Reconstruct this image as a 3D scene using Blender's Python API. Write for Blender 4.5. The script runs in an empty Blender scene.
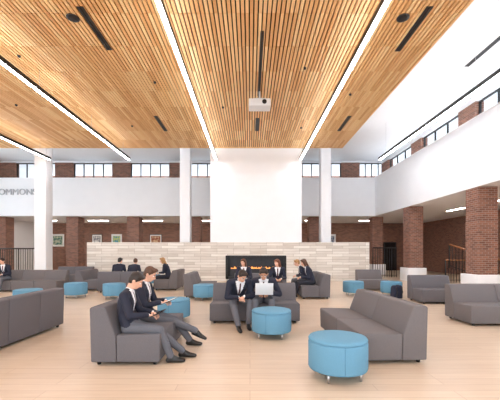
import bpy, bmesh, math, random
import numpy as np
from mathutils import Vector, Matrix
random.seed(4)
sc = bpy.context.scene
sc.view_settings.view_transform = 'Standard'
sc.view_settings.exposure = 0.22

def lin(c):
    r = []
    for v in c:
        v = v/255.0
        r.append(v/12.92 if v <= 0.04045 else ((v+0.055)/1.055)**2.4)
    return (r[0], r[1], r[2], 1.0)

# ------------------------------------------------------------------ materials
def mat(name, col, rough=0.6, metal=0.0, var=0.0, scale=60, emit=None, estr=0, bump=0.0):
    m = bpy.data.materials.new(name); m.use_nodes = True
    nt = m.node_tree; b = nt.nodes['Principled BSDF']
    c = lin(col)
    b.inputs['Base Color'].default_value = c
    b.inputs['Roughness'].default_value = rough
    b.inputs['Metallic'].default_value = metal
    if var > 0 or bump > 0:
        tc = nt.nodes.new('ShaderNodeTexCoord')
        n = nt.nodes.new('ShaderNodeTexNoise'); n.inputs['Scale'].default_value = scale
        n.inputs['Detail'].default_value = 4
        nt.links.new(tc.outputs['Object'], n.inputs['Vector'])
        if var > 0:
            r = nt.nodes.new('ShaderNodeValToRGB')
            r.color_ramp.elements[0].position = 0.3; r.color_ramp.elements[1].position = 0.7
            r.color_ramp.elements[0].color = tuple(x*(1-var) for x in c[:3])+(1,)
            r.color_ramp.elements[1].color = tuple(min(1, x*(1+var)) for x in c[:3])+(1,)
            nt.links.new(n.outputs['Fac'], r.inputs['Fac'])
            nt.links.new(r.outputs['Color'], b.inputs['Base Color'])
        if bump > 0:
            bp = nt.nodes.new('ShaderNodeBump'); bp.inputs['Strength'].default_value = bump
            bp.inputs['Distance'].default_value = 0.01
            nt.links.new(n.outputs['Fac'], bp.inputs['Height'])
            nt.links.new(bp.outputs['Normal'], b.inputs['Normal'])
    if emit:
        b.inputs['Emission Color'].default_value = lin(emit)
        b.inputs['Emission Strength'].default_value = estr
    return m

def brickmat(name, c1, c2, mortar, bw, rh, msize, rough=0.8, floor=False, bump=0.3, freq=2, offset=0.5, extra=0.0):
    m = bpy.data.materials.new(name); m.use_nodes = True
    nt = m.node_tree; b = nt.nodes['Principled BSDF']
    b.inputs['Roughness'].default_value = rough
    g = nt.nodes.new('ShaderNodeNewGeometry')
    s = nt.nodes.new('ShaderNodeSeparateXYZ'); nt.links.new(g.outputs['Position'], s.inputs[0])
    cb = nt.nodes.new('ShaderNodeCombineXYZ')
    if floor:
        nt.links.new(s.outputs['X'], cb.inputs['X']); nt.links.new(s.outputs['Y'], cb.inputs['Y'])
    else:
        a = nt.nodes.new('ShaderNodeMath'); a.operation = 'ADD'
        nt.links.new(s.outputs['X'], a.inputs[0]); nt.links.new(s.outputs['Y'], a.inputs[1])
        nt.links.new(a.outputs[0], cb.inputs['X']); nt.links.new(s.outputs['Z'], cb.inputs['Y'])
    br = nt.nodes.new('ShaderNodeTexBrick')
    br.inputs['Color1'].default_value = lin(c1); br.inputs['Color2'].default_value = lin(c2)
    br.inputs['Mortar'].default_value = lin(mortar)
    br.inputs['Scale'].default_value = 1.0
    br.inputs['Brick Width'].default_value = bw; br.inputs['Row Height'].default_value = rh
    br.inputs['Mortar Size'].default_value = msize; br.inputs['Mortar Smooth'].default_value = 0.1
    br.inputs['Bias'].default_value = 0.0
    br.offset = offset; br.offset_frequency = freq
    nt.links.new(cb.outputs[0], br.inputs['Vector'])
    col = br.outputs['Color']
    if extra > 0:
        n = nt.nodes.new('ShaderNodeTexNoise'); n.inputs['Scale'].default_value = 3.0 if floor else 1.5
        mp = nt.nodes.new('ShaderNodeMapping')
        mp.inputs['Scale'].default_value = (1, 8, 1) if not floor else (0.6, 6, 1)
        nt.links.new(cb.outputs[0], mp.inputs[0]); nt.links.new(mp.outputs[0], n.inputs['Vector'])
        mx = nt.nodes.new('ShaderNodeMix'); mx.data_type = 'RGBA'; mx.blend_type = 'SOFT_LIGHT'
        mx.inputs[0].default_value = extra
        nt.links.new(col, mx.inputs[6]); nt.links.new(n.outputs['Fac'], mx.inputs[7])
        col = mx.outputs[2]
    nt.links.new(col, b.inputs['Base Color'])
    if bump > 0:
        bp = nt.nodes.new('ShaderNodeBump'); bp.inputs['Strength'].default_value = bump
        bp.inputs['Distance'].default_value = 0.01; bp.invert = True
        nt.links.new(br.outputs['Fac'], bp.inputs['Height']); nt.links.new(bp.outputs['Normal'], b.inputs['Normal'])
    return m

M_white = mat('white_plaster', (244, 245, 248), 0.7, var=0.01, scale=2)
M_ceilw = mat('white_ceiling_paint', (247, 248, 250), 0.8, var=0.01, scale=2)
M_floor = brickmat('oak_floor_planks', (214, 193, 170), (206, 184, 161), (188, 164, 142), 2.2, 0.17, 0.004, 0.3, floor=True, bump=0.03, offset=0.37, freq=3, extra=0.25)
M_brick = brickmat('red_brick', (152, 100, 80), (110, 70, 56), (156, 138, 126), 0.22, 0.075, 0.008)
M_stone = brickmat('limestone_strips', (236, 231, 223), (206, 197, 186), (176, 166, 155), 0.85, 0.14, 0.007, 0.6, offset=0.37, freq=3, extra=0.5)
M_black = mat('black_metal', (22, 22, 24), 0.45, var=0.1, scale=20)
M_backing = mat('black_acoustic_backing', (40, 27, 18), 0.9, var=0.1, scale=20)
M_sofa = mat('charcoal_fabric', (100, 97, 101), 0.9, var=0.10, scale=160, bump=0.15)
M_sofa2 = mat('taupe_fabric', (108, 103, 104), 0.9, var=0.10, scale=160, bump=0.15)
M_blue = mat('blue_fabric', (98, 148, 176), 0.85, var=0.06, scale=160, bump=0.12)
M_pipe = mat('blue_piping', (74, 124, 154), 0.8, var=0.05)
M_steel = mat('brushed_steel', (190, 190, 192), 0.3, 0.9, var=0.03)
M_alu = mat('silver_plastic', (225, 226, 228), 0.35, 0.1, var=0.02)
M_dark = mat('dark_screen', (25, 27, 32), 0.2, var=0.05)
M_hand = mat('oak_handrail', (165, 105, 60), 0.4, var=0.15, scale=20)
M_strip = mat('led_strip', (255, 255, 255), 0.5, emit=(244, 248, 255), estr=30)
M_upfill = mat('led_uplight', (255, 255, 255), 0.5, emit=(246, 249, 255), estr=12)  # emitter for the added upward fill on the pendants
M_fill = mat('led_cove', (255, 255, 255), 0.5, emit=(246, 249, 255), estr=18)  # emitter for the added, hidden fill strips
M_tube = mat('corridor_lamp', (255, 255, 255), 0.5, emit=(255, 248, 240), estr=45)
M_sign = mat('sign_letters', (186, 188, 193), 0.5, var=0.02)
M_bag = mat('navy_canvas', (34, 40, 62), 0.8, var=0.15, scale=60)
M_fire = mat('gas_flame', (255, 160, 80), 0.5, emit=(255, 170, 95), estr=1.1, var=0.2, scale=8)
M_paper = mat('paper', (236, 236, 232), 0.7, var=0.02)
M_firebk = mat('fireplace_steel', (44, 44, 48), 0.35, 0.3, var=0.2, scale=5)

M_wood = bpy.data.materials.new('cedar_slats'); M_wood.use_nodes = True
nt = M_wood.node_tree; b = nt.nodes['Principled BSDF']; b.inputs['Roughness'].default_value = 0.5
g = nt.nodes.new('ShaderNodeNewGeometry')
r = nt.nodes.new('ShaderNodeValToRGB')
r.color_ramp.elements[0].color = lin((222, 166, 106)); r.color_ramp.elements[1].color = lin((252, 214, 158))
e = r.color_ramp.elements.new(0.5); e.color = lin((240, 190, 130))
nt.links.new(g.outputs['Random Per Island'], r.inputs['Fac'])
mp = nt.nodes.new('ShaderNodeMapping'); mp.inputs['Scale'].default_value = (40, 1.2, 40)
nz = nt.nodes.new('ShaderNodeTexNoise'); nz.inputs['Scale'].default_value = 1.5
nt.links.new(g.outputs['Position'], mp.inputs[0]); nt.links.new(mp.outputs[0], nz.inputs['Vector'])
mx = nt.nodes.new('ShaderNodeMix'); mx.data_type = 'RGBA'; mx.blend_type = 'SOFT_LIGHT'; mx.inputs[0].default_value = 0.4
nt.links.new(r.outputs['Color'], mx.inputs[6]); nt.links.new(nz.outputs['Fac'], mx.inputs[7])
nt.links.new(mx.outputs[2], b.inputs['Base Color'])

M_glass = bpy.data.materials.new('window_glass'); M_glass.use_nodes = True
nt = M_glass.node_tree; nt.nodes.clear()
o = nt.nodes.new('ShaderNodeOutputMaterial'); t = nt.nodes.new('ShaderNodeBsdfTransparent')
gl = nt.nodes.new('ShaderNodeBsdfGlossy'); gl.inputs['Roughness'].default_value = 0.05
ms = nt.nodes.new('ShaderNodeMixShader'); ms.inputs[0].default_value = 0.06
t.inputs[0].default_value = (0.93, 0.97, 1, 1)
nt.links.new(t.outputs[0], ms.inputs[1]); nt.links.new(gl.outputs[0], ms.inputs[2]); nt.links.new(ms.outputs[0], o.inputs[0])

# ------------------------------------------------------------------ helpers
def link(ob, parent=None):
    sc.collection.objects.link(ob)
    if parent: ob.parent = parent
    return ob

def empty(name, loc=(0, 0, 0), rz=0):
    e = bpy.data.objects.new(name, None); e.location = loc; e.rotation_euler = (0, 0, rz)
    e.empty_display_size = 0.2
    return link(e)

def add_bevel(ob, w, seg=2):
    md = ob.modifiers.new('bevel', 'BEVEL'); md.width = w; md.segments = seg; md.limit_method = 'ANGLE'
    for p in ob.data.polygons: p.use_smooth = True
    return ob

def box(name, x0, x1, y0, y1, z0, z1, m, parent=None, bevel=0):
    c = Vector(((x0+x1)/2, (y0+y1)/2, (z0+z1)/2))
    hx, hy, hz = abs(x1-x0)/2, abs(y1-y0)/2, abs(z1-z0)/2
    v = [(-hx, -hy, -hz), (hx, -hy, -hz), (hx, hy, -hz), (-hx, hy, -hz), (-hx, -hy, hz), (hx, -hy, hz), (hx, hy, hz), (-hx, hy, hz)]
    f = [(0, 3, 2, 1), (4, 5, 6, 7), (0, 1, 5, 4), (1, 2, 6, 5), (2, 3, 7, 6), (3, 0, 4, 7)]
    me = bpy.data.meshes.new(name); me.from_pydata(v, [], f); me.materials.append(m)
    ob = bpy.data.objects.new(name, me); ob.location = c
    link(ob, parent)
    if bevel: add_bevel(ob, bevel)
    return ob

def multibox(name, boxes, m, parent=None):
    V = []; F = []
    for (x0, x1, y0, y1, z0, z1) in boxes:
        o = len(V)
        V += [(x0, y0, z0), (x1, y0, z0), (x1, y1, z0), (x0, y1, z0), (x0, y0, z1), (x1, y0, z1), (x1, y1, z1), (x0, y1, z1)]
        F += [tuple(i+o for i in q) for q in [(0, 3, 2, 1), (4, 5, 6, 7), (0, 1, 5, 4), (1, 2, 6, 5), (2, 3, 7, 6), (3, 0, 4, 7)]]
    me = bpy.data.meshes.new(name); me.from_pydata(V, [], F); me.materials.append(m)
    return link(bpy.data.objects.new(name, me), parent)

def prism(name, pts, x0, x1, m, parent=None, bevel=0.02):
    n = len(pts)
    V = [(x0, p[0], p[1]) for p in pts]+[(x1, p[0], p[1]) for p in pts]
    F = [tuple(range(n)), tuple(range(2*n-1, n-1, -1))]
    for i in range(n):
        j = (i+1) % n; F.append((i, i+n, j+n, j))
    me = bpy.data.meshes.new(name); me.from_pydata(V, [], F); me.materials.append(m)
    bm = bmesh.new(); bm.from_mesh(me); bmesh.ops.recalc_face_normals(bm, faces=bm.faces); bm.to_mesh(me); bm.free()
    ob = link(bpy.data.objects.new(name, me), parent)
    if bevel: add_bevel(ob, bevel, 3)
    return ob

def revolve(name, prof, m, parent=None, seg=48, loc=(0, 0, 0)):
    V = []; F = []
    for (rr, z) in prof:
        for i in range(seg):
            a = 2*math.pi*i/seg; V.append((rr*math.cos(a), rr*math.sin(a), z))
    for k in range(len(prof)-1):
        for i in range(seg):
            j = (i+1) % seg; F.append((k*seg+i, k*seg+j, (k+1)*seg+j, (k+1)*seg+i))
    F.append(tuple(range(seg))[::-1]); F.append(tuple((len(prof)-1)*seg+i for i in range(seg)))
    me = bpy.data.meshes.new(name); me.from_pydata(V, [], F); me.materials.append(m)
    for p in me.polygons: p.use_smooth = len(p.vertices) == 4
    ob = bpy.data.objects.new(name, me); ob.location = loc
    return link(ob, parent)

def tube(name, a, b_, r_, m, parent=None, seg=10):
    a = Vector(a); b_ = Vector(b_); d = b_-a
    ob = revolve(name, [(r_, 0), (r_, d.length)], m, parent, seg)
    ob.location = a; ob.rotation_mode = 'QUATERNION'
    ob.rotation_quaternion = Vector((0, 0, 1)).rotation_difference(d.normalized())
    return ob

# ------------------------------------------------------------------ room shell
CZ = 7.8
box('floor', -17.6, 14.3, -7, 27.3, -0.2, 0, M_floor)
box('ceiling', -17.6, 14.3, -7, 27.3, CZ, CZ+0.2, M_ceilw)
WX0, WX1, WY0, WY1, WZ = -15.6, 4.74, -6.5, 17.0, 6.86
bx = []
x = WX0
while x < WX1-0.02:
    y = WY1
    while y > WY0:
        bx.append((x, x+0.070, max(WY0, y-1.182), y, WZ, WZ+0.05)); y -= 1.2
    x += 0.1
wc = empty('slatted_wood_ceiling', (0, 0, 0))
multibox('slats', bx, M_wood, wc)
box('backing', WX0, WX1, WY0, WY1, WZ+0.055, WZ+0.12, M_backing, wc)
multibox('edge_trim', [(WX1-0.01, WX1+0.02, WY0, WY1+0.02, WZ-0.005, WZ+0.14), (WX0-0.02, WX0, WY0, WY1+0.02, WZ-0.005, WZ+0.14),
                       (WX0, WX1, WY1, WY1+0.02, WZ-0.005, WZ+0.14)], M_wood, wc)
hang = []
for hx in (-14, -10, -6, -2, 2, 4.4):
    for hy in (-4, 0, 4, 8, 12, 16):
        hang.append((hx-0.01, hx+0.01, hy-0.01, hy+0.01, WZ+0.12, CZ))
multibox('hanger_rods', hang, M_black, wc)
e = empty('cove_light', (4.55, 5, WZ+0.12))  # added fill strip, hidden above the slats, brightens the white ceiling
box('channel', -0.07, 0.07, -11.4, 11.8, 0, 0.05, M_alu, e)
box('led', -0.05, 0.05, -11.3, 11.7, 0.051, 0.06, M_fill, e)
e = empty('cove_light', (8.75, 5, 6.16))  # added fill strip, hidden behind the right balcony wall
box('channel', -0.07, 0.07, -11.5, 16, 0, 0.05, M_alu, e)
box('led', -0.05, 0.05, -11.4, 15.9, 0.051, 0.06, M_fill, e)
box('bracket', 0.07, 0.3, -11.5, 16, 0.0, 0.03, M_alu, e)
e = empty('cove_light', (-5.4, 16.8, WZ+0.12))  # added fill strip, hidden above the rear edge of the slats
box('channel', -9.5, 9.5, -0.07, 0.07, 0, 0.05, M_alu, e)
box('led', -9.4, 9.4, -0.05, 0.05, 0.051, 0.06, M_fill, e)

for i, (sx, s0, s1) in enumerate([(-3.72, 7.2, 8.75), (3.93, 7.2, 8.8), (0.3, 8.0, 11.3), (-3.72, 13.0, 14.6), (3.93, 13.0, 14.6), (0.3, 13.2, 14.6), (7.35, 9.6, 11.2)]):
    z = WZ if sx < 7 else CZ
    e = empty('ceiling_slot_diffuser', (sx, (s0+s1)/2, z))
    w = 0.075 if i != 2 else 0.045
    L = (s1-s0)/2
    box('slot_body', -w, w, -L, L, -0.012, 0.0, M_black, e)
    box('slot_vane', -0.006, 0.006, -L+0.02, L-0.02, -0.018, -0.012, M_backing, e)
for (sx, sy) in [(-4.05, 7.55), (3.5, 7.55)]:
    revolve('ceiling_speaker', [(0.02, -0.03), (0.11, -0.03), (0.14, -0.012), (0.14, 0.0)], M_black, loc=(sx, sy, WZ))
for (sx, sy) in [(5.25, 9.4)]:
    box('access_hatch', sx-0.12, sx+0.12, sy-0.12, sy+0.12, CZ-0.02, CZ, M_alu)  # small square ceiling light, modelled as an unlit panel
for i, (sx, sy) in enumerate([(-6.3, 9), (-3.0, 10.4), (-8.5, 12), (-1, 12.2), (1.6, 9.6), (3.4, 11.2), (-5, 14), (2.2, 14.2)]):
    revolve('sprinkler_%d' % i, [(0.01, -0.06), (0.03, -0.05), (0.045, -0.005), (0.045, 0.01)], M_black, wc, seg=12, loc=(sx, sy, WZ))

# suspended linear lights
LZ = 6.2
for lx in (-10.25, -6.19, -1.73, 2.58, 6.63):
    e = empty('linear_pendant_light', (lx, 6.5, LZ))
    w = 0.046
    box('housing', -w-0.014, w+0.014, -10.4, 10.4, 0.012, 0.14, M_black, e)
    box('diffuser', -w, w, -10.38, 10.38, 0.0, 0.0119, M_strip, e)
    box('uplight', -w+0.01, w-0.01, -10.3, 10.3, 0.141, 0.148, M_upfill, e)  # added glow on top of the housing, lifts the wood ceiling
    top = (WZ if lx < 5 else CZ)-LZ
    for k in range(7):
        yy = -9.6+k*3.2
        tube('cable_%d' % k, (0, yy, 0.1), (0, yy, top), 0.004, M_steel, e, 6)

# projector
e = empty('ceiling_projector', (0.32, 11.0, 0))
box('body', -0.36, 0.36, -0.25, 0.25, 6.28, 6.52, M_alu, e, 0.03)
box('top_plate', -0.2, 0.2, -0.15, 0.15, 6.54, 6.57, M_steel, e)
tube('pole', (0, 0, 6.5), (0, 0, 6.86), 0.03, M_alu, e)
ln = revolve('lens', [(0.02, -0.03), (0.07, -0.03), (0.075, 0.02)], M_dark, e, 20)
ln.location = (0.15, -0.25, 6.4); ln.rotation_euler = (math.radians(90), 0, 0)

# feature wall
SX0, SX1 = -8.4, 6.15
FX0, FX1, FZ0, FZ1 = -1.24, 1.85, 0.12, 1.3
fw = empty('wall_feature_stone', (0, 0, 0))
multibox('stone_cladding', [(SX0, FX0, 17, 18.0, 0, 2.0), (FX1, SX1, 17, 18.0, 0, 2.0), (FX0, FX1, 17, 18, FZ1, 2.0), (FX0, FX1, 17, 18, 0, FZ0), (FX0, FX1, 17.6, 18, FZ0, FZ1)], M_stone, fw)
box('wall_chimney_breast', -2.06, 2.68, 17.12, 18.0, 2.0, CZ, M_white)
fp = empty('linear_fireplace', ((FX0+FX1)/2, 17.0, 0))
hw = (FX1-FX0)/2
multibox('firebox', [(-hw, hw, 0.5, 0.59, FZ0, FZ1), (-hw, -hw+0.05, 0, 0.5, FZ0, FZ1), (hw-0.05, hw, 0, 0.5, FZ0, FZ1), (-hw+.05, hw-.05, 0, 0.5, FZ1-0.1, FZ1), (-hw+.05, hw-.05, 0, 0.5, FZ0, FZ0+0.1),
                     (-hw, hw, -0.02, 0.02, FZ1-0.08, FZ1+0.02), (-hw, hw, -0.02, 0.02, FZ0-0.02, FZ0+0.12), (-hw-.02, -hw+.1, -0.02, 0.02, FZ0, FZ1), (hw-.1, hw+.02, -0.02, 0.02, FZ0, FZ1)], M_black, fp)
box('back_panel', -hw+.05, hw-.05, 0.47, 0.499, FZ0+.1, FZ1-.1, M_firebk, fp)
V = []; F = []
for i in range(90):
    xx = -hw+0.25+i*(2*hw-0.5)/89; h = 0.04+0.10*random.random(); w = 0.022
    o = len(V)
    for k in range(5):
        tt = k/4; ww = w*(1-tt)*(1+0.8*tt)+0.002
        ox = 0.02*math.sin(tt*4+i)
        V += [(xx-ww+ox, 0.25, 0.62+tt*h), (xx+ox, 0.25-ww, 0.62+tt*h), (xx+ww+ox, 0.25, 0.62+tt*h), (xx+ox, 0.25+ww, 0.62+tt*h)]
    for k in range(4):
        for j in range(4):
            a = o+k*4+j; b2 = o+k*4+(j+1) % 4
            F.append((a, b2, b2+4, a+4))
me = bpy.data.meshes.new('flames'); me.from_pydata(V, [], F); me.materials.append(M_fire)
link(bpy.data.objects.new('flames', me), fp)
box('burner', -hw+0.2, hw-0.2, 0.15, 0.35, FZ0+0.1, 0.63, M_firebk, fp)

for (cx, cy, w) in [(-3.62, 18.6, 0.28), (4.22, 18.6, 0.28)]:
    box('white_column', cx-w, cx+w, cy-w, cy+w, 0, CZ, M_white, bevel=0.01)
box('white_column', -11.15, -10.55, 17.05, 17.65, 0, CZ, M_white, bevel=0.01)

# mezzanines
PB, PT = 3.86, 6.32
box('wall_balcony_rear', -17.4, 8.2, 21.6, 21.8, PB, PT, M_white)
box('wall_balcony_right', 8.2, 8.4, -7, 21.8, PB, PT+0.05, M_white)
box('trim_1', -17.4, 8.18, 21.57, 21.83, PT, PT+0.04, M_ceilw)
box('trim_2', 8.17, 8.43, -7, 21.8, PT+0.05, PT+0.09, M_ceilw)
box('mezzanine_slab_rear', -17.4, 14, 21.8, 27, PB, PB+0.35, M_ceilw)
box('mezzanine_slab_right', 8.4, 14, -7, 21.8, PB, PB+0.35, M_ceilw)
box('wall_rear', -17.5, 14.2, 27, 27.2, 0, PB, M_brick)
box('wall_right', 14, 14.2, -7, 27, 0, PB, M_brick)

def pane_x(idx, x0, x1, y, z0, z1, nm=3):
    e = empty('window_%d' % idx, ((x0+x1)/2, y, z0))
    hw = (x1-x0)/2; h = z1-z0
    fr = [(-hw, hw, -0.04, 0.04, 0, 0.06), (-hw, hw, -0.04, 0.04, h-0.06, h), (-hw, -hw+.06, -0.04, 0.04, 0.06, h-.06), (hw-.06, hw, -0.04, 0.04, 0.06, h-.06)]
    for k in range(1, nm):
        xx = -hw+2*hw*k/nm; fr.append((xx-0.03, xx+0.03, -0.035, 0.035, 0.06, h-.06))
    multibox('frame', fr, M_black, e)
    box('glass', -hw+.03, hw-.03, -0.006, 0.006, 0.03, h-.03, M_glass, e)
    return e
idx = 1
multibox('wall_clerestory_rear_sill', [(-17.4, 9.4, 22.8, 23.05, PB+0.35, 6.15)], M_white)
box('wall_clerestory_rear_header', -17.4, 9.4, 22.8, 23.05, 7.66, CZ, M_white)
x = -17.4; pr = []
while x < 9.3:
    pr.append((x, min(x+1.25, 9.35), 22.75, 23.1, 6.15, 7.66))
    x2 = x+1.25; x3 = min(x+3.95, 9.35)
    if x3-x2 > 0.5:
        pane_x(idx, x2, x3, 22.92, 6.15, 7.66, 4); idx += 1
    x += 3.95
multibox('wall_clerestory_rear_piers', pr, M_brick)
multibox('wall_clerestory_right_sill', [(9.1, 9.35, -7, 22.8, PB+0.35, 6.15)], M_white)
box('wall_clerestory_right_header', 9.1, 9.35, -7, 22.8, 7.55, CZ, M_white)
y = 22.75; pr = []
while y > -7:
    pr.append((9.05, 9.4, y-1.1, y, 6.15, 7.55))
    y2 = y-1.1; y3 = max(y-4.2, -7)
    if y2-y3 > 0.5:
        e = pane_x(idx, 0, y2-y3, 0, 6.15, 7.55, 3); idx += 1
        e.location = (9.22, (y2+y3)/2, 6.15); e.rotation_euler = (0, 0, math.pi/2)
    y -= 4.2
multibox('wall_clerestory_right_piers', pr, M_brick)
multibox('wall_left', [(-17.6, -17.4, -7, 27, 0, 0.6), (-17.6, -17.4, -7, 27, 6.4, CZ)]+[(-17.6, -17.4, yy, yy+1.0, 0.6, 6.4) for yy in (-7, -2.6, 1.8, 6.2, 10.6, 15.0)]+[(-17.6, -17.4, 20, 27, 0.6, 6.4)], M_white)
for yy in (-6, -1.6, 2.8, 7.2, 11.6, 16.0):
    e = pane_x(idx, 0, 3.4 if yy < 16 else 4.0, 0, 0.6, 6.4, 3); idx += 1
    e.location = (-17.5, yy+(1.7 if yy < 16 else 2.0), 0.6); e.rotation_euler = (0, 0, math.pi/2)
multibox('neighbour_building', [(-30, 24, 40, 46, 0, 11.2)], M_brick)
multibox('neighbour_building_roof', [(-30.3, 24.3, 39.7, 46.3, 11.2, 11.6)], M_firebk)

def brick_column(x0, y0, s=0.7, plinth=0.0, top=PB):
    e = empty('brick_column', (x0+s/2, y0+s/2, 0))
    h = s/2
    if plinth:
        box('plinth', -h-0.12, h+0.12, -h-0.12, h+0.12, 0, plinth, M_white, e, 0.01)
    box('shaft', -h, h, -h, h, plinth, top, M_brick, e)
for yy in (1.68, 6.78, 11.88, 17.0, 22.1):
    brick_column(8.22, yy, 0.7, 0.68)
for xx in (-17.1, -12.25, -8.2, -4.1, 3.95):
    brick_column(xx, 22.0, 0.8, 0.0)

for xx in (-15, -11.2, -7.2, -3.2, 0.8, 4.8, 8.8):
    e = empty('corridor_ceiling_lamp', (xx, 24.4, PB))
    box('housing', -0.75, 0.75, -0.09, 0.09, -0.05, 0, M_white, e)
    box('diffuser', -0.72, 0.72, -0.07, 0.07, -0.058, -0.05, M_tube, e)
for yy in (3, 7, 10.5, 14.2, 18):
    e = empty('corridor_ceiling_lamp', (11.2, yy, PB))
    box('housing', -0.09, 0.09, -0.75, 0.75, -0.05, 0, M_white, e)
    box('diffuser', -0.07, 0.07, -0.72, 0.72, -0.058, -0.05, M_tube, e)

cols = [((200, 205, 180), (70, 120, 110)), ((225, 225, 220), (120, 120, 130)), ((60, 150, 170), (200, 210, 120)), ((220, 190, 150), (150, 70, 50)), ((210, 215, 220), (60, 80, 120))]
for i, (ax, w) in enumerate([(-15.7, 0.5), (-12.5, 0.42), (-10.9, 0.42), (-7.7, 0.5), (6.5, 0.5)]):
    e = empty('framed_artwork', (ax, 26.96, 2.45))
    multibox('frame', [(-w, w, 0, 0.035, -0.5, 0.5)], M_black if i % 2 else M_white, e)
    box('mat_board', -w+.04, w-.04, -0.008, 0, -0.46, 0.46, M_paper, e)
    m = bpy.data.materials.new('painting_%d' % i); m.use_nodes = True
    n2 = m.node_tree; tx = n2.nodes.new('ShaderNodeTexNoise'); tx.inputs['Scale'].default_value = 4
    rp = n2.nodes.new('ShaderNodeValToRGB'); rp.color_ramp.elements[0].position = 0.4; rp.color_ramp.elements[1].position = 0.6
    rp.color_ramp.elements[0].color = lin(cols[i][0]); rp.color_ramp.elements[1].color = lin(cols[i][1])
    n2.links.new(tx.outputs['Fac'], rp.inputs[0]); n2.links.new(rp.outputs[0], n2.nodes['Principled BSDF'].inputs['Base Color'])
    box('painting', -w+.12, w-.12, -0.014, -0.008, -0.36, 0.36, m, e)
for i, dx in enumerate([-5.4, 8.3, 11]):
    e = empty('door_%d' % (i+1), (dx, 26.94, 0))
    multibox('frame', [(-0.95, -0.87, 0, 0.06, 0, 2.3), (0.87, 0.95, 0, 0.06, 0, 2.3), (-0.87, 0.87, 0, 0.06, 2.22, 2.3), (-0.03, 0.03, 0, 0.05, 0, 2.22)], M_black, e)
    box('leaf', -0.87, 0.87, 0.03, 0.055, 0, 2.22, M_dark, e)

def railing(p0, p1, h0, h1, z0=0, z1=0, top=M_black, n=None):
    p0 = Vector(p0); p1 = Vector(p1); L = (p1-p0).length
    e = empty('metal_railing', (p0.x, p0.y, 0))
    d = p1-p0
    n = n or int(L/0.13)
    for i in range(n+1):
        t_ = i/n; q = d*t_; zb = z0+(z1-z0)*t_; zt = zb+h0+(h1-h0)*t_
        tube('baluster_%d' % i, (q.x, q.y, zb), (q.x, q.y, zt), 0.016 if i % 8 else 0.03, M_black, e, 6)
    tube('top_rail', (0, 0, z0+h0), (d.x, d.y, z1+h1), 0.035, top, e)
    tube('bottom_rail', (0, 0, z0+0.12), (d.x, d.y, z1+0.12), 0.015, M_black, e)
railing((7.3, 19.6), (8.7, 19.6), 1.75, 1.75)
railing((-15.6, 19.2), (-11.6, 19.2), 1.7, 1.7)
railing((9.3, 15.4), (10.7, 13.8), 1.1, 1.1, 0.75, 0.0, M_hand)
railing((9.6, 16.2), (13.5, 16.2), 1.1, 1.1, 0.0, 0.0, M_hand)

cu = bpy.data.curves.new('wall_sign_letters', 'FONT'); cu.body = 'COMMONS'; cu.size = 0.56; cu.extrude = 0.03; cu.align_x = 'RIGHT'
cu.materials.append(M_sign)
tob = bpy.data.objects.new('wall_sign_letters', cu); tob.rotation_euler = (math.pi/2, 0, 0); tob.location = (-13.95, 21.56, 5.24)
link(tob)

# ------------------------------------------------------------------ furniture
def sofa(x, y, rz, length, m=M_sofa, mods=None, name='modular_sofa'):
    e = empty(name, (x, y, 0), rz)
    mods = mods or max(1, round(length/0.85))
    L = length/mods
    for i in range(mods):
        a = -length/2+i*L+0.003; c = a+L-0.006
        prism('backrest_%d' % (i+1), [(-.45, .05), (-.47, .755), (-.44, .78), (-.285, .78), (-.26, .755), (-.125, .40), (-.115, .05)], a, c, m, e, 0.018)
        prism('seat_%d' % (i+1), [(-.11, .05), (-.12, .405), (.46, .42), (.45, .05)], a, c, m, e, 0.022)
    k = 0
    for fx in (-length/2+0.1, length/2-0.1):
        for fy in (-0.38, 0.37):
            k += 1
            revolve('foot_%d' % k, [(0.025, 0), (0.03, 0.055)], M_black, e, 12, (fx, fy, 0))
    return e
R = math.radians
sofa(-1.64, 5.1, -R(90), 1.55)
sofa(1.87, 5.42, R(93), 2.05, M_sofa2)
sofa(-4.23, 5.55, R(90), 2.3)
sofa(0.10, 7.36, R(180), 1.9)
sofa(5.45, 7.1, R(180), 2.0, M_sofa2)
sofa(5.55, 9.95, R(180), 1.2)
sofa(4.85, 13.2, R(180), 1.0, M_sofa2)
sofa(2.1, 11.5, R(90), 2.0)
sofa(0.35, 10.85, R(180), 1.75)
sofa(-1.7, 11.6, -R(90), 1.7, M_sofa2)
sofa(-4.75, 12.55, 0, 1.7)
sofa(-3.3, 13.6, R(90), 1.5, M_sofa2)
sofa(-6.3, 13.5, -R(90), 1.5)
sofa(-8.6, 12.9, R(180), 2.6, M_sofa2)
sofa(-8.6, 16.0, R(180), 1.7)

def ottoman(x, y, r_=0.35):
    e = empty('round_ottoman', (x, y, 0), random.random())
    s = r_
    revolve('cushion_drum', [(0.01, .105), (s-.03, .105), (s-.008, .113), (s, .135), (s, .42), (s-.006, .437), (s-.012, .44)], M_blue, e, 48)
    revolve('top_pad', [(s-.012, .44), (s-.003, .447), (s, .46), (s-.012, .478), (s-.05, .487), (s*.5, .492), (0.01, .493)], M_blue, e, 48)
    for k in range(4):
        a = k*math.pi/2+0.5
        revolve('leg_%d' % (k+1), [(0.014, 0), (0.02, 0.11)], M_steel, e, 12, (math.cos(a)*(s-.07), math.sin(a)*(s-.07), 0))
        p = Vector((math.cos(a+.6)*s*1.0, math.sin(a+.6)*s*1.0, 0))
        tube('seam_%d' % (k+1), (p.x, p.y, .13), (p.x, p.y, .435), 0.004, M_pipe, e, 6)
for (ox, oy) in [(1.06, 3.99), (0.38, 5.86), (-1.66, 7.2), (-1.43, 10.35), (-4.4, 10.7), (-5.75, 10.9), (-6.05, 9.0), (3.6, 11.5), (4.88, 11.4), (-4.4, 14.9)]:
    ottoman(ox, oy)

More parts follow.
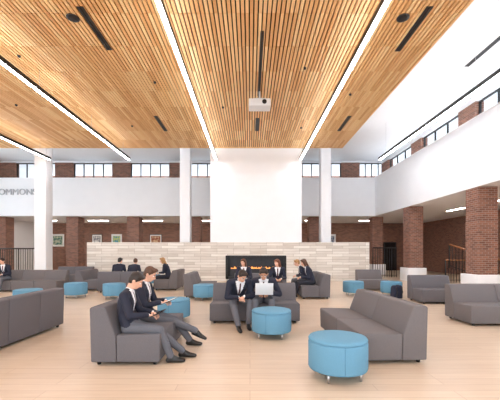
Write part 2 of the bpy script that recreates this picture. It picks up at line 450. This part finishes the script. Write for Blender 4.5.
def backpack(x, y, z, rz):
    e = empty('backpack', (x, y, z), rz)
    prism('body', [(-.12, 0), (-.12, .36), (-.06, .43), (.05, .42), (.10, .34), (.13, 0.02)], -.16, .16, M_bag, e, 0.045)
    prism('front_pocket', [(.12, .03), (.11, .22), (.15, .2), (.175, .04)], -.12, .12, M_bag, e, 0.02)
    tube('grab_handle', (-.05, -.05, .43), (.05, -.05, .43), 0.012, M_black, e)
    for sx in (-.09, .09):
        tube('strap_upper_%d' % (sx > 0), (sx, -.11, .38), (sx, -.19, .22), 0.016, M_black, e)
        tube('strap_lower_%d' % (sx > 0), (sx, -.19, .22), (sx, -.12, .05), 0.013, M_black, e)
backpack(4.75, 10.7, 0, R(10))

# ------------------------------------------------------------------ people
bm0 = bmesh.new(); bmesh.ops.create_icosphere(bm0, subdivisions=2, radius=1.0)
U2 = np.array([v.co[:] for v in bm0.verts]); bm0.free()
bm0 = bmesh.new(); bmesh.ops.create_icosphere(bm0, subdivisions=1, radius=1.0)
U1 = np.array([v.co[:] for v in bm0.verts]); bm0.free()
I3 = np.eye(3)
def P(a, b_, ra, rb, mt, Mx=None):
    ra = (ra,)*3 if np.isscalar(ra) else ra; rb = (rb,)*3 if np.isscalar(rb) else rb
    return (np.array(a, float), np.array(b_, float), np.array(ra, float), np.array(rb, float), I3 if Mx is None else Mx, mt)
def hull(p, U):
    a, b_, ra, rb, Mx, _ = p
    pts = a+(U*ra)@Mx.T
    if np.linalg.norm(a-b_) > 1e-6 or np.linalg.norm(ra-rb) > 1e-6:
        pts = np.vstack([pts, b_+(U*rb)@Mx.T])
    bm = bmesh.new()
    vs = [bm.verts.new(q) for q in pts]
    res = bmesh.ops.convex_hull(bm, input=vs)
    dl = [g_ for g_ in set(res['geom_interior'])|set(res['geom_unused']) if isinstance(g_, bmesh.types.BMVert)]
    bmesh.ops.delete(bm, geom=dl, context='VERTS')
    bmesh.ops.recalc_face_normals(bm, faces=bm.faces)
    bm.verts.index_update()
    V = [v.co[:] for v in bm.verts]; F = [[v.index for v in f.verts] for f in bm.faces]
    bm.free()
    return V, F
def raw(prims, U=U1):
    V = []; F = []; Mi = []
    for p in prims:
        v, f = hull(p, U); o = len(V); V += v; F += [[i+o for i in q] for q in f]; Mi += [p[5]]*len(f)
    return V, F, Mi
def fused(prims, voxel, it, fix=None):
    V, F, _ = raw(prims, U2)
    me = bpy.data.meshes.new('tmp'); me.from_pydata(V, [], F)
    ob = bpy.data.objects.new('tmp', me); sc.collection.objects.link(ob)
    md = ob.modifiers.new('r', 'REMESH'); md.mode = 'VOXEL'; md.voxel_size = voxel
    sm = ob.modifiers.new('s', 'SMOOTH'); sm.factor = 0.5; sm.iterations = it
    dg = bpy.context.evaluated_depsgraph_get(); ev = ob.evaluated_get(dg)
    m2 = bpy.data.meshes.new_from_object(ev)
    n = len(m2.vertices); co = np.empty(n*3); m2.vertices.foreach_get('co', co); co = co.reshape(-1, 3)
    F2 = [list(p.vertices) for p in m2.polygons]
    ctr = np.array([co[q].mean(axis=0) for q in F2])
    best = np.full(len(ctr), 1e9); mi = np.zeros(len(ctr), int)
    for (a, b_, ra, rb, Mx, mt) in prims:
        for t_ in (0, .2, .4, .6, .8, 1.0):
            c = a+(b_-a)*t_; r_ = ra+(rb-ra)*t_
            d = (np.linalg.norm(((ctr-c)@Mx)/r_, axis=1)-1)*r_.mean()
            k = d < best; best[k] = d[k]; mi[k] = mt
    if fix is not None: mi = fix(ctr, mi)
    bpy.data.objects.remove(ob); bpy.data.meshes.remove(me); bpy.data.meshes.remove(m2)
    return co.tolist(), F2, mi.tolist()
def ik(a, t_, l1, l2, pole):
    a = np.array(a, float); t_ = np.array(t_, float); d = t_-a; L = np.linalg.norm(d)
    Lm = min(L, (l1+l2)*0.995); dn = d/L
    t2 = a+dn*Lm
    x_ = (l1*l1-l2*l2+Lm*Lm)/(2*Lm); h = math.sqrt(max(0, l1*l1-x_*x_))
    pole = np.array(pole, float); pole = pole-dn*(pole@dn); pole /= np.linalg.norm(pole)
    return a+dn*x_+pole*h, t2
def nrm(v): v = np.array(v, float); return v/np.linalg.norm(v)

skins = [mat('skin_fair', (222, 172, 146), 0.55, var=0.03, scale=30), mat('skin_medium', (205, 152, 122), 0.55, var=0.03, scale=30)]
hairs = {'dark': mat('hair_dark', (40, 28, 22), 0.55, var=0.3, scale=90), 'brown': mat('hair_brown', (84, 54, 36), 0.55, var=0.3, scale=90),
         'blonde': mat('hair_blonde', (176, 132, 84), 0.55, var=0.2, scale=90), 'auburn': mat('hair_auburn', (112, 62, 38), 0.55, var=0.2, scale=90)}
M_blazer = mat('navy_blazer_wool', (30, 34, 52), 0.8, var=0.12, scale=120)
M_trous = mat('grey_flannel', (94, 96, 104), 0.85, var=0.10, scale=120)
M_tights = mat('dark_tights', (40, 40, 50), 0.8, var=0.1, scale=100)
M_shoe = mat('black_leather', (20, 19, 20), 0.3, var=0.1, scale=30)
M_shirt = mat('white_shirt', (238, 238, 242), 0.7, var=0.02)
M_tie = mat('striped_tie', (70, 30, 44), 0.6, var=0.3, scale=60)
M_eye = mat('eye_white', (235, 235, 235), 0.3, var=0.01)
M_iris = mat('eye_iris', (40, 30, 26), 0.2, var=0.05)
M_lip = mat('lips', (186, 112, 100), 0.5, var=0.05)

def person(name, x, y, rz, lean=0.3, pitch=0.4, yaw=0.0, hands=None, feet=None, hair='dark', long=False, skin=0,
           seat=0.42, voxel=0.010, legs=None, knees=None, scale=1.0, shirt=False, bulk=1.0, curl=0.18, elb=.55):
    T = np.array([0, math.sin(lean), math.cos(lean)]); Fd = np.array([0, math.cos(lean), -math.sin(lean)]); X = np.array([1., 0, 0])
    TM = np.stack([X, Fd, T], axis=1)
    H = np.array([0, 0, seat+0.105])
    l2 = lean+curl
    T2 = np.array([0, math.sin(l2), math.cos(l2)]); F2 = np.array([0, math.cos(l2), -math.sin(l2)])
    TM2 = np.stack([X, F2, T2], axis=1)
    W = H+T*0.19; C = W+T2*0.17; S = W+T2*0.26
    J = 2; Tm = 3
    if shirt: J = 5
    pr = [P(H, W, (.165, .115, .09), (.142, .10, .07), J, TM), P(W, C, (.142, .10, .07), (.168, .115, .08), J, TM2),
          P(C, S, (.168, .115, .08), (.155, .085, .055), J, TM2)]
    pr.append(P(H+X*-.06-T*.02, H+X*.06-T*.02, (.11, .12, .10), (.11, .12, .10), Tm, TM))
    NB = S+T2*0.05
    Nt = NB+nrm(T2+F2*0.35)*0.10
    hands = hands or [(-.10, .36, .66), (.10, .36, .66)]
    feet = feet or [(-.11, .55, .09, 0), (.11, .55, .09, 0)]
    knees = knees or [(-.15, .3, 1), (.15, .3, 1)]
    ex = []; post = []
    for s_, hd in zip((-1, 1), hands):
        sh = S+X*s_*.165*bulk
        pr.append(P(NB-T2*.01, sh, .062, .066, J))
        el, wr = ik(sh, hd, .285, .25, (s_*elb, -.35, -1))
        pr.append(P(sh, el, .062, .050, J)); pr.append(P(el, wr-nrm(wr-el)*.02, .050, .036, J))
        post.append(P(wr-nrm(wr-el)*.022, wr-nrm(wr-el)*.010, .036, .034, 5))
        d = nrm(nrm(wr-el)*0.6+np.array([-s_*.35, .5, -.25])); n_ = nrm(np.array([-s_*.25, 0.15, -1.0]))
        n_ = nrm(n_-d*(n_@d)); w_ = np.cross(d, n_)*s_
        if w_[0]*s_ > 0: w_ = -w_
        HM = np.stack([w_, n_, d], axis=1)
        ex.append(P(wr-d*.015, wr+d*.07, (.026, .016, .02), (.038, .014, .02), 0, HM))
        for i, Lf in enumerate((.066, .075, .07, .055)):
            bpt = wr+d*(.078-(.006 if i in (0, 3) else 0))+w_*(.029-.0195*i)
            sp = w_*(.10-.07*i)
            k1 = bpt+nrm(d+sp+n_*.35)*Lf*.5; k2 = k1+nrm(d+sp+n_*1.1)*Lf*.3; k3 = k2+nrm(d*.6+sp+n_*1.4)*Lf*.25
            ex += [P(bpt, k1, .0095, .0088, 0), P(k1, k2, .0088, .008, 0), P(k2, k3, .008, .007, 0)]
        tb = wr+d*.022+w_*.026; t1 = tb+nrm(d*.6+w_*.8+n_*.3)*.035; t2 = t1+nrm(d+w_*.25+n_*.4)*.03
        ex += [P(tb, t1, .013, .0105, 0), P(t1, t2, .0105, .0085, 0)]
    for s_, ft, kp in zip((-1, 1), feet, knees):
        hj = H+X*s_*.085-np.array([0, -.02, .02])
        kn, an = ik(hj, ft[:3], .43, .415, kp)
        pr.append(P(hj, kn, .088, .062, Tm)); pr.append(P(kn, kn*.6+an*.4, .060, .056, Tm)); pr.append(P(kn*.6+an*.4, an+nrm(kn-an)*.02, .056, .047, Tm))
        ya = ft[3]; pt = ft[4] if len(ft) > 4 else 0
        fd = np.array([math.sin(ya)*math.cos(pt), math.cos(ya)*math.cos(pt), -math.sin(pt)])
        fu = nrm(np.array([0, 0, 1])-fd*fd[2]); fx = np.cross(fd, fu)
        FM = np.stack([fx, fd, fu], axis=1)
        heel = an-fd*.035-fu*.048; ball = an+fd*.115-fu*.052; toe = an+fd*.175-fu*.058
        post += [P(heel, ball, (.034, .04, .040), (.045, .04, .036), 4, FM), P(ball, toe, (.045, .04, .036), (.036, .035, .028), 4, FM), P(an-fu*.015, heel, .037, .034, 4), P(an, ball, .036, .034, 4)]
    pr = [(a, b_, ra*bulk, rb*bulk, Mx, mt) for (a, b_, ra, rb, Mx, mt) in pr]
    pr += post
    pr.append(P(NB-T2*.03, NB+T2*.035+F2*.01, .068, .057, 5))
    def fix(c, mi):
        v = c-W; s2 = v@T2; f = v@F2; lt = np.abs(c[:, 0])
        if not shirt:
            k = (mi == 2) & (s2 > .02) & (f > .03) & (lt < .012+np.maximum(0, s2-.02)*.26); mi[k] = 5
            k = (s2 > .0) & (s2 < .31) & (f > .03) & (lt < .019) & ((mi == 5) | (mi == 2)) ; mi[k] = 6
        return mi
    V, F, Mi = fused(pr, voxel, 4, fix)
    cp, sp_ = math.cos(pitch), math.sin(pitch); cy, sy = math.cos(yaw), math.sin(yaw)
    f0 = np.array([-sy*cp, cy*cp, -sp_]); u0 = np.array([-sy*sp_, cy*sp_, cp]); x0 = np.cross(f0, u0)
    HM = np.stack([x0, f0, u0], axis=1)
    HC = Nt+u0*.085+f0*.01
    def L(a): return HC+HM@np.array(a, float)
    hp = [P(L((0, -.005, .02)), L((0, -.005, .02)), (.075, .095, .098), (.075, .095, .098), 0, HM),
          P(L((0, .02, -.01)), L((0, .040, -.078)), (.066, .070, .06), (.040, .042, .033), 0, HM),
          P(L((0, .088, .008)), L((0, .108, -.026)), .010, .014, 0), P(L((0, .10, -.03)), L((0, .10, -.03)), (.018, .012, .010), (.018, .012, .010), 0, HM),
          P(L((0, .082, -.056)), L((0, .082, -.056)), (.025, .012, .014), (.025, .012, .014), 0, HM),
          P(L((-.077, -.008, -.008)), L((-.077, -.008, -.008)), (.012, .020, .032), (.012, .020, .032), 0, HM),
          P(L((.077, -.008, -.008)), L((.077, -.008, -.008)), (.012, .020, .032), (.012, .020, .032), 0, HM),
          P(NB, L((0, -.02, -.07)), .054, .050, 0),
          P(L((0, -.02, .038)), L((0, -.02, .038)), (.086, .100, .096), (.086, .100, .096), 1, HM),
          P(L((0, -.05, -.01)), L((0, -.05, -.01)), (.074, .062, .07), (.074, .062, .07), 1, HM),
          P(L((-.03, .045, .098)), L((.035, .045, .092)), (.04, .045, .028), (.035, .042, .026), 1, HM)]
    if long:
        hp += [P(L((0, -.05, .02)), L((0, -.085, -.13)), (.088, .062, .06), (.075, .04, .05), 1, HM), P(L((0, -.085, -.13)), L((0, -.10, -.22)), (.075, .04, .05), (.055, .03, .04), 1, HM),
               P(L((-.072, .0, .04)), L((-.072, .0, -.12)), (.022, .04, .04), (.022, .03, .03), 1, HM), P(L((.072, .0, .04)), L((.072, .0, -.12)), (.022, .04, .04), (.022, .03, .03), 1, HM)]
    V2, F2_, M2 = fused(hp, 0.0065 if voxel < .012 else 0.009, 2)
    o = len(V); V += V2; F += [[i+o for i in q] for q in F2_]; Mi += M2
    for s_ in (-1, 1):
        ex += [P(L((s_*.031, .080, .008)), L((s_*.031, .080, .008)), (.015, .0125, .0085), (.015, .0125, .0085), 7, HM),
               P(L((s_*.031, .0915, .007)), L((s_*.031, .0915, .007)), .0055, .0055, 8),
               P(L((s_*.016, .092, .030)), L((s_*.046, .082, .031)), .0045, .0035, 1)]
    ex.append(P(L((-.02, .090, -.056)), L((.02, .090, -.056)), (.006, .006, .005), (.006, .006, .005), 9, HM))
    V3, F3, M3 = raw(ex)
    o = len(V); V += V3; F += [[i+o for i in q] for q in F3]; Mi += M3
    me = bpy.data.meshes.new(name); me.from_pydata(V, [], F)
    for m in (skins[skin], hairs[hair], M_blazer, legs or M_trous, M_shoe, M_shirt, M_tie, M_eye, M_iris, M_lip): me.materials.append(m)
    me.polygons.foreach_set('material_index', Mi); me.polygons.foreach_set('use_smooth', [True]*len(me.polygons))
    me.update()
    ob = bpy.data.objects.new(name, me); ob.location = (x, y, 0); ob.rotation_euler = (0, 0, rz); ob.scale = (scale,)*3
    return link(ob)

person('seated_student', -1.65, 4.56, -R(86), lean=-0.40, pitch=0.62, hands=[(-.05, .30, .69), (.12, .28, .68)], curl=0.55,
       feet=[(-.10, .74, .09, .1), (.14, .60, .09, -.1)], hair='dark', skin=0, seat=0.42, bulk=1.12, scale=0.95)
person('seated_student', -1.65, 5.26, -R(92), lean=-0.38, pitch=0.5, yaw=-0.1, hands=[(-.10, .28, .73), (.10, .26, .73)], curl=0.5,
       feet=[(-.06, .70, .09, 0), (-.06, .88, .22, .1, .35)], knees=[(-.1, .3, 1), (.0, .3, 1)], hair='brown', skin=0, seat=0.42, bulk=1.12, scale=0.98)
person('seated_student', -0.29, 7.0, R(195), lean=0.58, pitch=0.72, yaw=0.2, hands=[(-.05, .46, .59), (.06, .48, .58)],
       feet=[(-.10, .60, .09, .1), (.12, .72, .09, .0)], knees=[(-.35, .3, 1), (.35, .3, 1)], hair='dark', seat=0.40, bulk=1.15, scale=1.03, elb=.9)
person('seated_student', 0.30, 7.04, R(176), lean=0.50, pitch=0.6, yaw=0.0, hands=[(-.12, .40, .65), (.12, .40, .65)],
       feet=[(-.14, .54, .09, -.1), (.14, .54, .09, .1)], hair='dark', seat=0.40, skin=1, bulk=1.15, scale=1.03, elb=.9)
bgk = dict(voxel=0.014, bulk=1.08)
person('seated_student', -5.1, 12.75, 0.1, lean=0.2, pitch=0.3, yaw=-.4, hair='dark', **bgk)
person('seated_student', -4.55, 12.75, -0.1, lean=0.3, pitch=0.4, yaw=.3, hair='brown', **bgk)
person('seated_student', -3.3, 13.4, R(90), lean=0.2, pitch=0.3, hair='blonde', long=True, legs=M_tights, **bgk)
person('seated_student', -0.2, 10.7, R(180), lean=0.15, pitch=0.3, yaw=-.4, hair='brown', long=True, legs=M_tights, **bgk)
person('seated_student', 0.88, 10.7, R(180), lean=0.2, pitch=0.3, yaw=-.7, hair='auburn', long=True, legs=M_tights, **bgk)
person('seated_student', 2.05, 11.0, R(90), lean=0.2, pitch=0.4, hair='brown', long=True, legs=M_tights, **bgk)
person('seated_student', 2.0, 11.75, R(90), lean=0.35, pitch=0.3, hair='blonde', legs=M_trous, **bgk)
person('seated_student', -9.4, 12.75, R(180), lean=0.2, pitch=0.3, hair='dark', **bgk)

def tablet(name, x, y, z, rz, tilt, w=.26, d=.18, m=M_dark):
    e = empty(name, (x, y, z), rz); e.rotation_euler = (tilt, 0, rz)
    box('case', -w/2, w/2, -d/2, d/2, -0.008, 0, M_black, e, 0.003)
    box('screen', -w/2+.012, w/2-.012, -d/2+.012, d/2-.012, 0.0002, 0.002, m, e)
tablet('tablet_computer', -1.65+.38, 4.58, .66, -R(86), R(22))
tablet('open_notebook', -1.65+.37, 5.25, .73, -R(92), R(22), .32, .22, M_paper)
e = empty('laptop', (0.28, 6.62, 0.655), R(180))
box('keyboard_deck', -.175, .175, -.12, .12, 0, .016, M_alu, e, 0.004)
box('keys', -.145, .145, -.02, .10, .016, .018, M_dark, e)
ld = empty('lid', (0, .12, .016)); ld.parent = e; ld.rotation_euler = (-R(18), 0, 0)
box('lid_shell', -.175, .175, 0, .009, 0, .235, M_alu, ld, 0.004)
box('display', -.16, .16, -.002, -.0002, .012, .225, M_dark, ld)

# ------------------------------------------------------------------ world + camera
w = bpy.data.worlds.new('World'); sc.world = w; w.use_nodes = True
bg = w.node_tree.nodes['Background']
bg.inputs['Color'].default_value = (0.90, 0.95, 1.0, 1); bg.inputs['Strength'].default_value = 3.0

cam = bpy.data.cameras.new('camera'); co_ = bpy.data.objects.new('camera', cam); link(co_)
co_.location = (0, 0, 1.5); co_.rotation_euler = (math.pi/2, 0, 0)
cam.sensor_width = 36; cam.lens = 330/500*36; cam.shift_y = 0.104
sc.camera = co_
